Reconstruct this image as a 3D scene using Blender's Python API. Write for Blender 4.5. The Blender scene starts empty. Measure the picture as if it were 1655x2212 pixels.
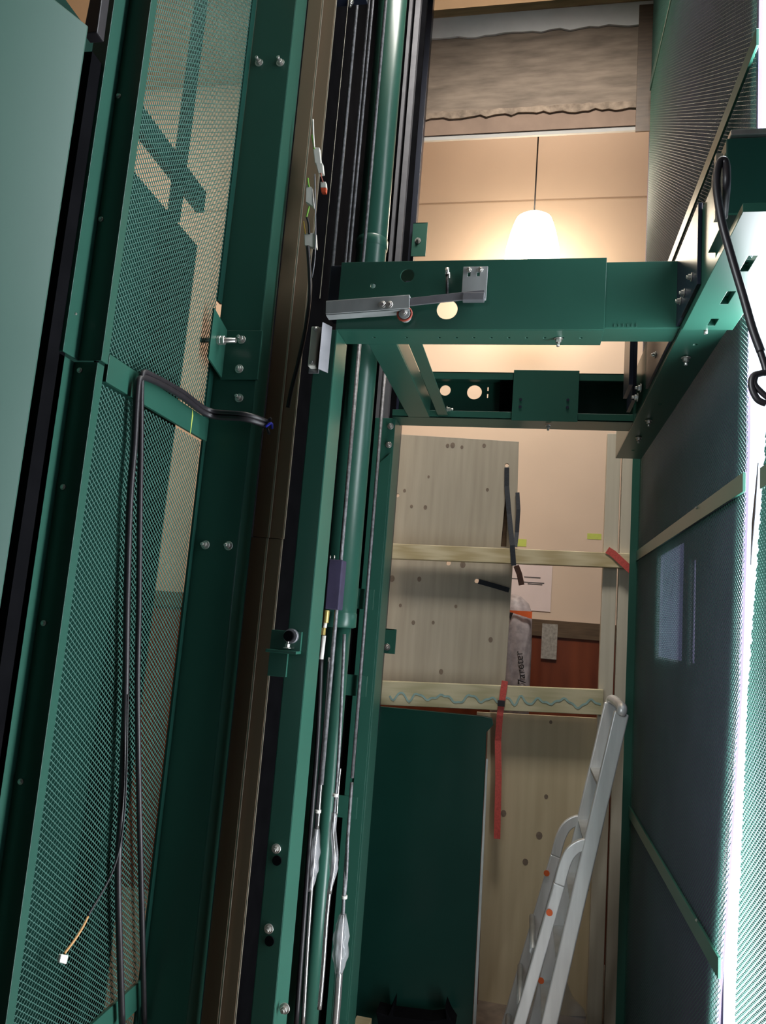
import bpy, bmesh, math, random
import numpy as np
from mathutils import Vector, Matrix
random.seed(7)
S = bpy.context.scene
COL = S.collection

# ------------------------------------------------------------------ camera
W, H, F = 1655, 2212, 1606.0
CAM = Vector((0, 0, 1.83))
def _d(px, py): return Vector((px - W / 2, -(py - H / 2), -F))
_up = _d(1700, -9900).normalized()
_dep = _d(1138, 1365); _dep -= _up * _dep.dot(_up); _dep.normalize()
_right = _dep.cross(_up)
ROT = Matrix((_right, _dep, _up))
cd = bpy.data.cameras.new('camera'); cam = bpy.data.objects.new('camera', cd); COL.objects.link(cam)
cd.sensor_fit = 'VERTICAL'; cd.sensor_height = 36.0; cd.lens = 36.0 * F / H
cd.clip_start = 0.02; cd.clip_end = 60
cam.matrix_world = Matrix.Translation(CAM) @ ROT.to_4x4()
S.camera = cam

# ------------------------------------------------------------------ world, lights, exposure
S.view_settings.view_transform = 'Standard'; S.view_settings.look = 'None'
S.view_settings.exposure = 0.0; S.view_settings.gamma = 1.0
wd = bpy.data.worlds.new('world'); S.world = wd; wd.use_nodes = True
bg = wd.node_tree.nodes['Background']
bg.inputs['Color'].default_value = (0.74, 0.85, 1.0, 1); bg.inputs['Strength'].default_value = 2.0
def area(name, loc, aim, sx, sy, power, color):
    l = bpy.data.lights.new(name, 'AREA'); l.shape = 'RECTANGLE'; l.size = sx; l.size_y = sy
    l.energy = power; l.color = color
    o = bpy.data.objects.new(name, l); COL.objects.link(o); o.location = loc
    o.rotation_euler = (Vector(aim) - Vector(loc)).to_track_quat('-Z', 'Y').to_euler()
    return o
area('daylight_in_the_wall_gap_above', (0.63, 2.06, 3.95), (0.0, 2.06, 3.95), 0.50, 2.9, 190, (0.93, 0.97, 1.0))
area('daylight_in_the_wall_gap_below', (0.63, 2.06, 1.25), (0.0, 2.06, 1.25), 0.50, 2.48, 80, (0.93, 0.97, 1.0))
area('hall_fill', (-2.6, 2.6, 5.6), (-2.2, 3.9, 0.0), 1.4, 1.4, 120, (1.0, 0.83, 0.66))  # added fill brightening the hall, no known lamp behind it
area('hall_fill_by_the_lift', (0.0, 4.4, 5.7), (0.0, 4.4, 0.0), 1.2, 0.3, 8, (1.0, 0.86, 0.72))  # added fill for the strip of hall next to the lift
sh = area('shaft_top_fill', (-0.05, 2.6, 5.7), (-0.1, 4.0, 2.7), 1.0, 0.9, 56, (1.0, 0.95, 0.88)); sh.data.spread = math.radians(105)  # added fill from above, brightens the plywood and slab edge
en = area('near_mesh_fill', (-0.80, 0.55, 2.3), (0.52, 1.75, 1.7), 0.35, 1.4, 8, (0.92, 0.97, 1.0)); en.data.spread = math.radians(75)  # added out-of-view fill aimed at the near right-hand mesh

# ------------------------------------------------------------------ helpers
def at(px, py, Y=None, X=None, Z=None):
    """a point of the place: pixel ray of the reference view cut with a real plane"""
    v = ROT @ _d(px, py)
    if Y is not None: t = (Y - CAM.y) / v.y
    elif X is not None: t = (X - CAM.x) / v.x
    else: t = (Z - CAM.z) / v.z
    return CAM + v * t
def zr(r): return r + CAM.z

ORG = {}
def tag(o, label=None, cat=None, group=None, kind=None):
    if label: o['label'] = label
    if cat: o['category'] = cat
    if group: o['group'] = group
    if kind: o['kind'] = kind
    return o
def thing(name, label, cat, loc, group=None):
    o = bpy.data.objects.new(name, None); COL.objects.link(o); o.location = loc
    o.empty_display_size = 0.05
    ORG[o.name] = Vector(loc)
    return tag(o, label, cat, group)

class MB:
    def __init__(s): s.v = []; s.f = []; s.smooth = []
    def add(s, vs, fs, smooth=False):
        b = len(s.v); s.v += [tuple(p) for p in vs]
        for f in fs: s.f.append(tuple(b + i for i in f)); s.smooth.append(smooth)
        return s
    def box(s, a, b):
        x0, y0, z0 = (min(a[i], b[i]) for i in range(3)); x1, y1, z1 = (max(a[i], b[i]) for i in range(3))
        return s.add([(x0,y0,z0),(x1,y0,z0),(x1,y1,z0),(x0,y1,z0),(x0,y0,z1),(x1,y0,z1),(x1,y1,z1),(x0,y1,z1)],
                     [(0,3,2,1),(4,5,6,7),(0,1,5,4),(1,2,6,5),(2,3,7,6),(3,0,4,7)])
    def hexa(s, q0, q1):
        """block between two quads"""
        return s.add(list(q0) + list(q1), [(0,3,2,1),(4,5,6,7),(0,1,5,4),(1,2,6,5),(2,3,7,6),(3,0,4,7)])
    def slab(s, quad, d):
        """quad pushed along vector d"""
        d = Vector(d); return s.hexa([Vector(p) for p in quad], [Vector(p) + d for p in quad])
    def prism(s, poly, z0, z1):
        n = len(poly)
        return s.add([(x,y,z0) for x,y in poly] + [(x,y,z1) for x,y in poly],
                     [tuple(range(n))[::-1], tuple(range(n, 2*n))] + [(i,(i+1)%n,n+(i+1)%n,n+i) for i in range(n)])
    def ngon(s, pts, d):
        d = Vector(d); n = len(pts); pts = [Vector(p) for p in pts]
        return s.add(pts + [p + d for p in pts], [tuple(range(n))[::-1], tuple(range(n,2*n))] + [(i,(i+1)%n,n+(i+1)%n,n+i) for i in range(n)])
    def sheet(s, path, t, z0, z1):
        """open bent-sheet profile in plan with thickness t"""
        P = [Vector((x,y)) for x,y in path]; L = []; R = []
        for i,p in enumerate(P):
            a = (P[i]-P[i-1]).normalized() if i else (P[1]-P[0]).normalized()
            b = (P[i+1]-P[i]).normalized() if i < len(P)-1 else a
            na = Vector((-a.y,a.x)); nb = Vector((-b.y,b.x)); m = (na+nb); m = m.normalized()/max(0.3,m.normalized().dot(na))
            L.append(p + m*t/2); R.append(p - m*t/2)
        for i in range(len(P)-1):
            s.prism([R[i],R[i+1],L[i+1],L[i]], z0, z1)
        return s
    def tube(s, pts, r, n=10, cap=True):
        pts = [Vector(p) for p in pts]; rs = r if isinstance(r,(list,tuple)) else [r]*len(pts)
        vs = []; up = None
        for i,p in enumerate(pts):
            t = (pts[min(i+1,len(pts)-1)] - pts[max(i-1,0)]).normalized()
            if up is None:
                up = t.orthogonal().normalized()
            up = (up - t*up.dot(t)).normalized(); b = t.cross(up)
            for k in range(n):
                a = 2*math.pi*k/n; vs.append(p + (up*math.cos(a)+b*math.sin(a))*rs[i])
        fs = [(i*n+k, i*n+(k+1)%n, (i+1)*n+(k+1)%n, (i+1)*n+k) for i in range(len(pts)-1) for k in range(n)]
        s.add(vs, fs, True)
        if cap:
            b = len(s.v) - len(vs)
            s.f += [tuple(b+k for k in range(n))[::-1], tuple(b+(len(pts)-1)*n+k for k in range(n))]; s.smooth += [False,False]
        return s
    def ribbon(s, pts, w, t, nrm):
        """flat strap along pts, width w across, thickness t along nrm"""
        pts = [Vector(p) for p in pts]; nrm = Vector(nrm).normalized(); vs = []
        for i,p in enumerate(pts):
            d = (pts[min(i+1,len(pts)-1)] - pts[max(i-1,0)]).normalized(); c = d.cross(nrm).normalized()*w/2
            vs += [p-c, p+c, p+c+nrm*t, p-c+nrm*t]
        n = len(pts)
        fs = [(i*4+k, i*4+(k+1)%4, (i+1)*4+(k+1)%4, (i+1)*4+k) for i in range(n-1) for k in range(4)]
        return s.add(vs, fs + [(3,2,1,0), tuple((n-1)*4+k for k in range(4))])
    def lathe(s, prof, c, n=28, axis='z'):
        vs = []; c = Vector(c)
        for r,h in prof:
            for k in range(n):
                a = 2*math.pi*k/n
                vs.append(c + Vector((r*math.cos(a), r*math.sin(a), h)))
        return s.add(vs, [(i*n+k, i*n+(k+1)%n, (i+1)*n+(k+1)%n, (i+1)*n+k) for i in range(len(prof)-1) for k in range(n)], True)
    def plate(s, outer, holes, fn, d):
        """flat plate from a 2D outline with real holes; fn maps 2D to 3D, d is the thickness vector"""
        bm = bmesh.new(); loops = [outer] + holes; ed = []
        for lp in loops:
            vv = [bm.verts.new((x,y,0)) for x,y in lp]
            ed += [bm.edges.new((vv[i], vv[(i+1)%len(vv)])) for i in range(len(vv))]
        bmesh.ops.triangle_fill(bm, use_beauty=True, use_dissolve=False, edges=ed)
        bm.verts.ensure_lookup_table(); d = Vector(d)
        for i,v in enumerate(bm.verts): v.index = i
        P = [Vector(fn(v.co.x, v.co.y)) for v in bm.verts]; n = len(P)
        fs = [tuple(v.index for v in f.verts) for f in bm.faces]
        side = []; b = 0
        for lp in loops:
            m = len(lp); side += [(b+i, b+(i+1)%m, n+b+(i+1)%m, n+b+i) for i in range(m)]; b += m
        bm.free()
        return s.add(P + [p+d for p in P], fs + [tuple(n+i for i in f)[::-1] for f in fs] + side)
    def build(s, name, m, parent=None, bevel=0.0, seg=2):
        org = ORG[parent.name] if parent else Vector((0,0,0))
        me = bpy.data.meshes.new(name)
        me.from_pydata([tuple(Vector(p)-org) for p in s.v], [], s.f)
        me.polygons.foreach_set('use_smooth', s.smooth)
        me.materials.append(m)
        bm = bmesh.new(); bm.from_mesh(me); bmesh.ops.recalc_face_normals(bm, faces=bm.faces[:]); bm.to_mesh(me); bm.free()
        o = bpy.data.objects.new(name, me); COL.objects.link(o)
        if parent: o.parent = parent; ORG[o.name] = org
        else: ORG[o.name] = Vector((0,0,0))
        if bevel:
            b = o.modifiers.new('bevel','BEVEL'); b.width = bevel; b.segments = seg; b.limit_method = 'ANGLE'
        return o
def rootmesh(mb, name, m, label, cat, group=None, bevel=0.0):
    """a thing that is one mesh: origin moved to its base centre"""
    xs = np.array([tuple(p) for p in mb.v]); lo = xs.min(0); hi = xs.max(0)
    base = Vector(((lo[0]+hi[0])/2, (lo[1]+hi[1])/2, lo[2]))
    mb.v = [tuple(Vector(p)-base) for p in mb.v]
    o = mb.build(name, m, None, bevel); o.location = base; ORG[o.name] = base
    return tag(o, label, cat, group)
def circle(cx, cy, r, n=24, ry=None):
    return [(cx + r*math.cos(2*math.pi*k/n), cy + (ry or r)*math.sin(2*math.pi*k/n)) for k in range(n)]
def spline(pts, k=8):
    pts = [Vector(p) for p in pts]; out = []
    for i in range(len(pts)-1):
        p0 = pts[max(i-1,0)]; p1 = pts[i]; p2 = pts[i+1]; p3 = pts[min(i+2,len(pts)-1)]
        for j in range(k):
            t = j/k
            out.append(0.5*((2*p1)+(p2-p0)*t+(2*p0-5*p1+4*p2-p3)*t*t+(3*p1-p0-3*p2+p3)*t**3))
    return out + [pts[-1]]
def bolt(parent, p, ax, r=0.011, h=0.010, stub=0.014, name='bolt'):
    p = Vector(p); ax = Vector(ax).normalized(); u = ax.orthogonal().normalized(); w = ax.cross(u); mb = MB()
    def ring(rad, n, hh, ph=0): return [p + ax*hh + (u*math.cos(ph+2*math.pi*k/n) + w*math.sin(ph+2*math.pi*k/n))*rad for k in range(n)]
    mb.ngon(ring(r*1.45, 18, 0), ax*0.003)
    mb.ngon(ring(r, 6, 0.003), ax*h)
    if stub: mb.tube([p+ax*(0.003+h), p+ax*(0.003+h+stub)], r*0.55, 10)
    return mb.build(name, M['zinc'], parent, 0.0008, 1)

# ------------------------------------------------------------------ materials
M = {}
def new(name):
    m = bpy.data.materials.new(name); m.use_nodes = True; M[name] = m
    nt = m.node_tree; return m, nt, nt.nodes['Principled BSDF']
def coords(nt, scale):
    tc = nt.nodes.new('ShaderNodeTexCoord'); mp = nt.nodes.new('ShaderNodeMapping'); mp.inputs['Scale'].default_value = scale
    nt.links.new(tc.outputs['Object'], mp.inputs['Vector']); return mp.outputs['Vector']
def simple(name, col, rough=0.5, metal=0.0, nscale=12.0, amt=0.15, bump=0.0, stretch=(1,1,1), spec=None, coat=0.0, detail=5.0):
    m, nt, b = new(name)
    b.inputs['Roughness'].default_value = rough; b.inputs['Metallic'].default_value = metal
    if spec is not None: b.inputs['Specular IOR Level'].default_value = spec
    if coat: b.inputs['Coat Weight'].default_value = coat; b.inputs['Coat Roughness'].default_value = 0.12
    no = nt.nodes.new('ShaderNodeTexNoise'); no.inputs['Scale'].default_value = nscale; no.inputs['Detail'].default_value = detail
    nt.links.new(coords(nt, stretch), no.inputs['Vector'])
    rp = nt.nodes.new('ShaderNodeValToRGB')
    rp.color_ramp.elements[0].position = 0.3; rp.color_ramp.elements[1].position = 0.72
    rp.color_ramp.elements[0].color = tuple(c*(1-amt) for c in col) + (1,)
    rp.color_ramp.elements[1].color = tuple(min(1,c*(1+amt)) for c in col) + (1,)
    nt.links.new(no.outputs['Fac'], rp.inputs['Fac']); nt.links.new(rp.outputs['Color'], b.inputs['Base Color'])
    if bump:
        bp = nt.nodes.new('ShaderNodeBump'); bp.inputs['Strength'].default_value = bump; bp.inputs['Distance'].default_value = 0.004
        nt.links.new(no.outputs['Fac'], bp.inputs['Height']); nt.links.new(bp.outputs['Normal'], b.inputs['Normal'])
    return m
def wood(name, c0, c1, rough=0.6, stretch=(6,6,0.7), knots=True, knotcol=(0.16,0.08,0.04), wavescale=3.0, kscale=5.0, mixw=0.6):
    m, nt, b = new(name); b.inputs['Roughness'].default_value = rough
    vec = coords(nt, stretch)
    wv = nt.nodes.new('ShaderNodeTexWave'); wv.inputs['Scale'].default_value = wavescale; wv.inputs['Distortion'].default_value = 5.0
    wv.inputs['Detail'].default_value = 3.0; wv.inputs['Detail Scale'].default_value = 1.2; nt.links.new(vec, wv.inputs['Vector'])
    no = nt.nodes.new('ShaderNodeTexNoise'); no.inputs['Scale'].default_value = 4.0; no.inputs['Detail'].default_value = 8; nt.links.new(vec, no.inputs['Vector'])
    mx = nt.nodes.new('ShaderNodeMix'); mx.inputs[0].default_value = mixw
    nt.links.new(wv.outputs['Fac'], mx.inputs[2]); nt.links.new(no.outputs['Fac'], mx.inputs[3])
    rp = nt.nodes.new('ShaderNodeValToRGB'); rp.color_ramp.elements[0].position = 0.25; rp.color_ramp.elements[1].position = 0.75
    rp.color_ramp.elements[0].color = c0+(1,); rp.color_ramp.elements[1].color = c1+(1,)
    nt.links.new(mx.outputs[0], rp.inputs['Fac']); out = rp.outputs['Color']
    if knots:
        vo = nt.nodes.new('ShaderNodeTexVoronoi'); vo.inputs['Scale'].default_value = kscale
        nt.links.new(coords(nt, (1,1,0.8)), vo.inputs['Vector'])
        r2 = nt.nodes.new('ShaderNodeValToRGB'); r2.color_ramp.elements[0].position = 0.035; r2.color_ramp.elements[1].position = 0.085
        r2.color_ramp.elements[0].color = (0.75,)*3+(1,); r2.color_ramp.elements[1].color = (0,0,0,1)
        nt.links.new(vo.outputs['Distance'], r2.inputs['Fac'])
        m2 = nt.nodes.new('ShaderNodeMix'); m2.data_type = 'RGBA'
        nt.links.new(r2.outputs['Color'], m2.inputs[0]); nt.links.new(out, m2.inputs[6]); m2.inputs[7].default_value = knotcol+(1,)
        out = m2.outputs[2]
    nt.links.new(out, b.inputs['Base Color'])
    bp = nt.nodes.new('ShaderNodeBump'); bp.inputs['Strength'].default_value = 0.12; bp.inputs['Distance'].default_value = 0.002
    nt.links.new(mx.outputs[0], bp.inputs['Height']); nt.links.new(bp.outputs['Normal'], b.inputs['Normal'])
    return m
simple('green', (0.021, 0.088, 0.063), 0.32, 0, 3.0, 0.08)
simple('green_satin', (0.030, 0.100, 0.074), 0.40, 0, 2.0, 0.05)
simple('green_mesh', (0.042, 0.130, 0.104), 0.45, 0, 5.0, 0.10)
simple('green_dark', (0.010, 0.050, 0.038), 0.30, 0, 3.0, 0.15)
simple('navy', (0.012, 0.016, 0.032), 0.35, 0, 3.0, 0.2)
simple('rail', (0.23, 0.160, 0.100), 0.55, 0.0, 6.0, 0.12, 0, (1,1,0.15))
simple('lit_edge_pale', (0.42, 0.38, 0.30), 0.35, 0.6, 20.0, 0.1)  # pale tone with the light on edges put into the colour
simple('zinc', (0.62, 0.60, 0.56), 0.28, 0.85, 30.0, 0.15)
simple('galv', (0.40, 0.42, 0.42), 0.42, 0.25, 16.0, 0.16, 0.0, (1,1,0.4))
simple('alu', (0.72, 0.72, 0.71), 0.36, 0.35, 8.0, 0.10, 0.0, (4,4,0.5))
simple('rope', (0.20, 0.20, 0.21), 0.50, 0.4, 90.0, 0.4, 0.3)
simple('pipe', (0.50, 0.50, 0.50), 0.22, 0.85, 15.0, 0.08)
simple('rubber', (0.016, 0.014, 0.017), 0.42, 0, 30.0, 0.2)
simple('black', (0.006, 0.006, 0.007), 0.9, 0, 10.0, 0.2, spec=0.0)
simple('strap_black', (0.014, 0.018, 0.026), 0.75, 0, 120.0, 0.3, 0.2)
simple('strap_red', (0.52, 0.075, 0.060), 0.70, 0, 120.0, 0.2, 0.2)
simple('strap_brown', (0.26, 0.12, 0.085), 0.70, 0, 120.0, 0.2, 0.2)
simple('plastic_white', (0.78, 0.76, 0.70), 0.40, 0, 12.0, 0.06)
simple('plastic_red', (0.60, 0.08, 0.03), 0.40, 0, 12.0, 0.06)
simple('ring_red', (0.36, 0.06, 0.035), 0.5, 0, 12.0, 0.1)
simple('wire_green', (0.20, 0.46, 0.05), 0.4, 0, 12.0, 0.1)
simple('wire_yellow', (0.65, 0.40, 0.05), 0.4, 0, 12.0, 0.1)
simple('wire_blue', (0.02, 0.025, 0.45), 0.4, 0, 12.0, 0.1)
simple('wire_orange', (0.60, 0.32, 0.12), 0.4, 0, 12.0, 0.1)
simple('brass', (0.62, 0.48, 0.16), 0.35, 0.7, 12.0, 0.1)
simple('plaster', (0.64, 0.50, 0.39), 0.80, 0, 3.0, 0.03, 0.02)
simple('plaster_hall', (0.62, 0.52, 0.40), 0.80, 0, 3.0, 0.04, 0.02)
simple('white_paint', (0.50, 0.48, 0.45), 0.7, 0, 8.0, 0.06)
simple('white_plaster', (0.85, 0.84, 0.82), 0.8, 0, 9.0, 0.05, 0.1)
simple('seam', (0.40, 0.29, 0.21), 0.8, 0, 8.0, 0.06)
simple('concrete', (0.29, 0.225, 0.172), 0.85, 0, 9.0, 0.30, 0.35, (0.6,1,3.0), None, 0, 8)
simple('concrete_rough', (0.33, 0.25, 0.185), 0.9, 0, 22.0, 0.40, 0.8)
simple('plaster_brown', (0.30, 0.205, 0.150), 0.85, 0, 10.0, 0.12, 0.1)
simple('tan_wood', (0.45, 0.30, 0.15), 0.7, 0, 10.0, 0.2, 0.1, (0.5,1,4))
simple('floor', (0.17, 0.13, 0.10), 0.7, 0, 14.0, 0.3, 0.2)
simple('wall_flare_purple', (0.085, 0.066, 0.118), 0.8, 0, 4.0, 0.15)  # purple haze of lens flare put into the wall colour
simple('dado_rail', (0.105, 0.068, 0.040), 0.45, 0, 18.0, 0.25, 0.05, (0.5,1,4))
simple('paper', (0.72, 0.60, 0.58), 0.8, 0, 8.0, 0.03)
simple('ink', (0.10, 0.09, 0.09), 0.8, 0, 8.0, 0.03)
simple('print_black', (0.015, 0.013, 0.014), 0.6, 0, 60.0, 0.3)
simple('tape', (0.50, 0.58, 0.11), 0.7, 0, 30.0, 0.08)
simple('orange', (0.78, 0.13, 0.025), 0.6, 0, 12.0, 0.1)
simple('bag_film', (0.42, 0.37, 0.38), 0.45, 0, 26.0, 0.30, 0.5)
simple('door_green', (0.006, 0.034, 0.026), 0.22, 0, 2.5, 0.10)
simple('green_marker', (0.27, 0.40, 0.37), 0.7, 0, 30.0, 0.2)
simple('stain', (0.20, 0.15, 0.11), 0.7, 0, 30.0, 0.2)
simple('stain_grey', (0.30, 0.28, 0.25), 0.7, 0, 60.0, 0.3)
simple('white_cap', (0.55, 0.38, 0.29), 0.7, 0, 30.0, 0.1)
simple('grey_strip', (0.25, 0.25, 0.27), 0.35, 0.5, 20.0, 0.1)
simple('plum', (0.050, 0.042, 0.085), 0.5, 0, 20.0, 0.2)
wood('plywood', (0.36,0.31,0.235), (0.46,0.405,0.315), 0.65, (7,7,0.5), True, (0.17,0.13,0.10), 1.2, 4.6, mixw=0.93)
wood('plywood_warm', (0.50,0.405,0.255), (0.62,0.52,0.345), 0.6, (5,5,0.35), True, (0.22,0.11,0.06), 1.0, 3.4, mixw=0.93)
wood('timber', (0.46,0.36,0.19), (0.66,0.56,0.36), 0.6, (0.5,7,9), True, (0.25,0.13,0.05), 2.5, 6.0)
wood('timber_stained', (0.40,0.36,0.21), (0.56,0.50,0.33), 0.65, (0.5,7,9), False, wavescale=2.0)
wood('post_wood', (0.48,0.43,0.335), (0.58,0.53,0.43), 0.65, (8,8,0.35), True, (0.30,0.22,0.15), 1.3, 3.0, mixw=0.93)
wood('red_wood', (0.115,0.026,0.011), (0.20,0.050,0.020), 0.38, (3,3,0.5), True, (0.07,0.02,0.01), 1.2, 3.0, mixw=0.85)
# opal lamp glass
m, nt, b = new('opal'); b.inputs['Base Color'].default_value = (0.9,0.85,0.75,1); b.inputs['Roughness'].default_value = 0.3
b.inputs['Emission Color'].default_value = (1.0,0.86,0.66,1); b.inputs['Emission Strength'].default_value = 24.0
# clear wrinkled film
m, nt, b = new('film'); b.inputs['Base Color'].default_value = (0.62,0.62,0.65,1); b.inputs['Roughness'].default_value = 0.10
b.inputs['Alpha'].default_value = 0.34
no = nt.nodes.new('ShaderNodeTexNoise'); no.inputs['Scale'].default_value = 35; bp = nt.nodes.new('ShaderNodeBump'); bp.inputs['Strength'].default_value = 0.9; bp.inputs['Distance'].default_value = 0.01
nt.links.new(coords(nt,(1,1,0.4)), no.inputs['Vector']); nt.links.new(no.outputs['Fac'], bp.inputs['Height']); nt.links.new(bp.outputs['Normal'], b.inputs['Normal'])

# ------------------------------------------------------------------ the setting
def struct(mb, name, m, bevel=0): return tag(mb.build(name, m, None, bevel), kind='structure')
YW = 4.75                                   # hall wall beyond the boarding
zdado = 1.912
struct(MB().box((-5,-2.2,-0.1),(0.95,4.9,0.0)), 'floor', M['floor'])
struct(MB().box((-5,-2.2,5.75),(0.95,4.9,5.85)), 'ceiling', M['plaster_hall'])
struct(MB().box((-5,YW,zdado),(0.95,YW+0.1,5.75)), 'wall_back', M['plaster'])
wl = MB().box((-5,YW-0.02,0),(0.95,YW+0.1,zdado-0.10))
struct(wl, 'wall_back_panelling', M['red_wood'])
struct(MB().box((-5,YW-0.03,zdado-0.10),(0.95,YW+0.1,zdado)), 'trim_1', M['dado_rail'])
struct(MB().box((-5.1,-2.2,0),(-5,4.9,5.75)), 'wall_left', M['plaster_hall'])
struct(MB().box((-5,-2.3,0),(0.66,-2.2,5.75)), 'wall_front', M['wall_flare_purple'])
# wall seam in the plaster boards above the lamp
zs = at(1150,433,Y=YW).z
struct(MB().box((-5,YW-0.002,zs-0.006),(0.95,YW,zs+0.004)), 'trim_2', M['seam'])
# dark wall behind the right-hand mesh, with a small window
XW = 0.535
def ycut(z): return np.interp(z-CAM.z, [-1.3,-0.9,-0.6,-0.11,0.5,0.9,1.2,3.0], [2.22,2.17,2.10,2.005,1.955,1.95,1.88,1.85]) + 0.0035*np.sin(z*2*math.pi/0.038)
w0 = at(1428,1200,X=XW); w1 = at(1473,1428,X=XW)
wy0, wy1 = w1.y, w0.y; wz0, wz1 = w1.z, w0.z
mb = MB()
zz_ = [5.75,4.83,3.03,2.73,2.33,1.72,1.23,0.93,0.53,-0.1]
mb.plate([(3.99,-0.1),(3.99,5.75)] + [(float(ycut(z))*XW/0.52+0.012,z) for z in zz_], [[(wy0,wz0),(wy1,wz0),(wy1,wz1),(wy0,wz1)],
          [(wy0-0.20,wz0),(wy0-0.17,wz0),(wy0-0.17,wz1-0.08),(wy0-0.20,wz1-0.08)]], lambda a,b_: (XW,a,b_), (0.010,0,0))
mb.box((XW+0.010,3.965,-0.1),(0.97,3.99,5.75)).box((0.95,3.99,-0.1),(0.97,4.9,5.75))
struct(mb, 'wall_right', M['wall_flare_purple'])
struct(MB().box((0.58,-2.2,0),(0.64,1.38,5.75)), 'wall_right_front', M['wall_flare_purple'])
# slab edge over the back opening
def zc(py): return at(1150,py,Y=3.95).z
YS = 3.95
z281, z238, z65, z42, z20 = zc(281), zc(238), zc(68), zc(42), zc(20)
struct(MB().box((-1.6,YS,z238),(0.56,YS+0.22,z65)), 'wall_slab_edge', M['concrete'])
mb = MB(); pts = []
n = 60
for i in range(n+1):
    x = -1.6 + 2.16*i/n; pts.append((x, z238 + 0.012 + 0.012*random.random()))
low = [(0.56 - 2.16*i/n, z238 - 0.012 - 0.022*random.random()) for i in range(n+1)]
mb.ngon([(x,YS-0.008,z) for x,z in pts+low], (0,0.03,0))
struct(mb, 'trim_3', M['concrete_rough'])
struct(MB().box((-1.6,YS+0.003,z281),(0.56,YS+0.05,z238)), 'trim_4', M['plaster_brown'])
struct(MB().box((-1.6,YS+0.01,zc(290)),(0.56,YS+0.025,z281)), 'trim_5', M['white_paint'])
mb = MB(); top = [(-1.6+2.16*i/40, z65-0.02*random.random()) for i in range(41)]
mb.ngon([(x,YS-0.012,z) for x,z in top] + [(0.56,YS-0.012,z42+0.05),(-1.6,YS-0.012,z42+0.05)], (0,0.20,0))
struct(mb, 'trim_6', M['white_plaster'])
struct(MB().box((-1.6,YS-0.02,z42+0.05),(0.56,YS+0.2,z20+0.03)), 'trim_7', M['tan_wood'])
# reveal at the right end of the opening, its shadow painted dark brown
struct(MB().box((0.455,YS-0.02,zc(300)),(0.56,YS-0.012,z65+0.1)), 'trim_8', M['dado_rail'])

# ------------------------------------------------------------------ left side: door leaf, frame, mesh
hx, hy = -1.01, 1.30
dd = Vector((-0.42,-1.0,0)).normalized(); nn = Vector((-dd.y,dd.x,0)); nn = nn if nn.x > 0 else -nn
ztop = zr(0.955*1.30)
r = thing('door_leaf', 'large plain green steel door leaf standing open at the far left', 'door', (hx,hy,0))
a = Vector((hx,hy,0.02)); b_ = a + dd*0.95
MB().slab([a,b_,b_+Vector((0,0,ztop-0.02)),a+Vector((0,0,ztop-0.02))], -nn*0.04).build('leaf', M['green_satin'], r, 0.004)
q = at(205,20,Y=1.34)
MB().slab([q+Vector((-0.022,0,-0.06)),q+Vector((0.014,0,-0.06)),q+Vector((0.012,0,0.10)),q+Vector((-0.012,0,0.16))], (0,0.03,0)).build('hinge_arm', M['rubber'], r, 0.003)
rootmesh(MB().prism([(-1.14,1.37),(-1.046,1.37),(-1.046,1.43),(-1.14,1.43)], 0, ztop+0.0), 'gap_shade_strip', M['black'],
         'black strip put in for the shadow gap between the green door leaf and the flanged frame', 'shade strip')  # black strip added where the gap beside the leaf is only shadow
zsplit = zr(0.53)
for z0,z1,dx,lab in ((0,zsplit,-0.008,'lower length of the green folded frame beside the left mesh wall'),
                     (zsplit+0.004,5.7,0.0,'upper length of the green folded frame beside the left mesh wall')):
    r = thing('frame_upright', lab, 'frame', (-1.01+dx,1.44,z0), 'folded entrance frame lengths')
    MB().sheet([(-1.075+dx,1.408),(-1.04+dx,1.412),(-1.04+dx,1.469),(-0.981+dx,1.469),(-0.981+dx,1.495)], 0.004, z0, z1).build('profile', M['green'], r, 0.001)
    for py,px in ((208,246),(474,208),(690,142)) if z0 > 1 else ((800,172),(1052,136),(1346,94),(1688,42)):
        p = at(px,py,Y=1.466); 
        if px in (142,): p = Vector((-1.0385,1.435,p.z)); bolt(r, p, (1,0,0), 0.002, 0.001, 0, 'screw')
        else: bolt(r, (min(max(p.x,-1.03),-0.99), 1.467, p.z), (0,-1,0), 0.0045, 0.003, 0.0, 'screw')

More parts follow.
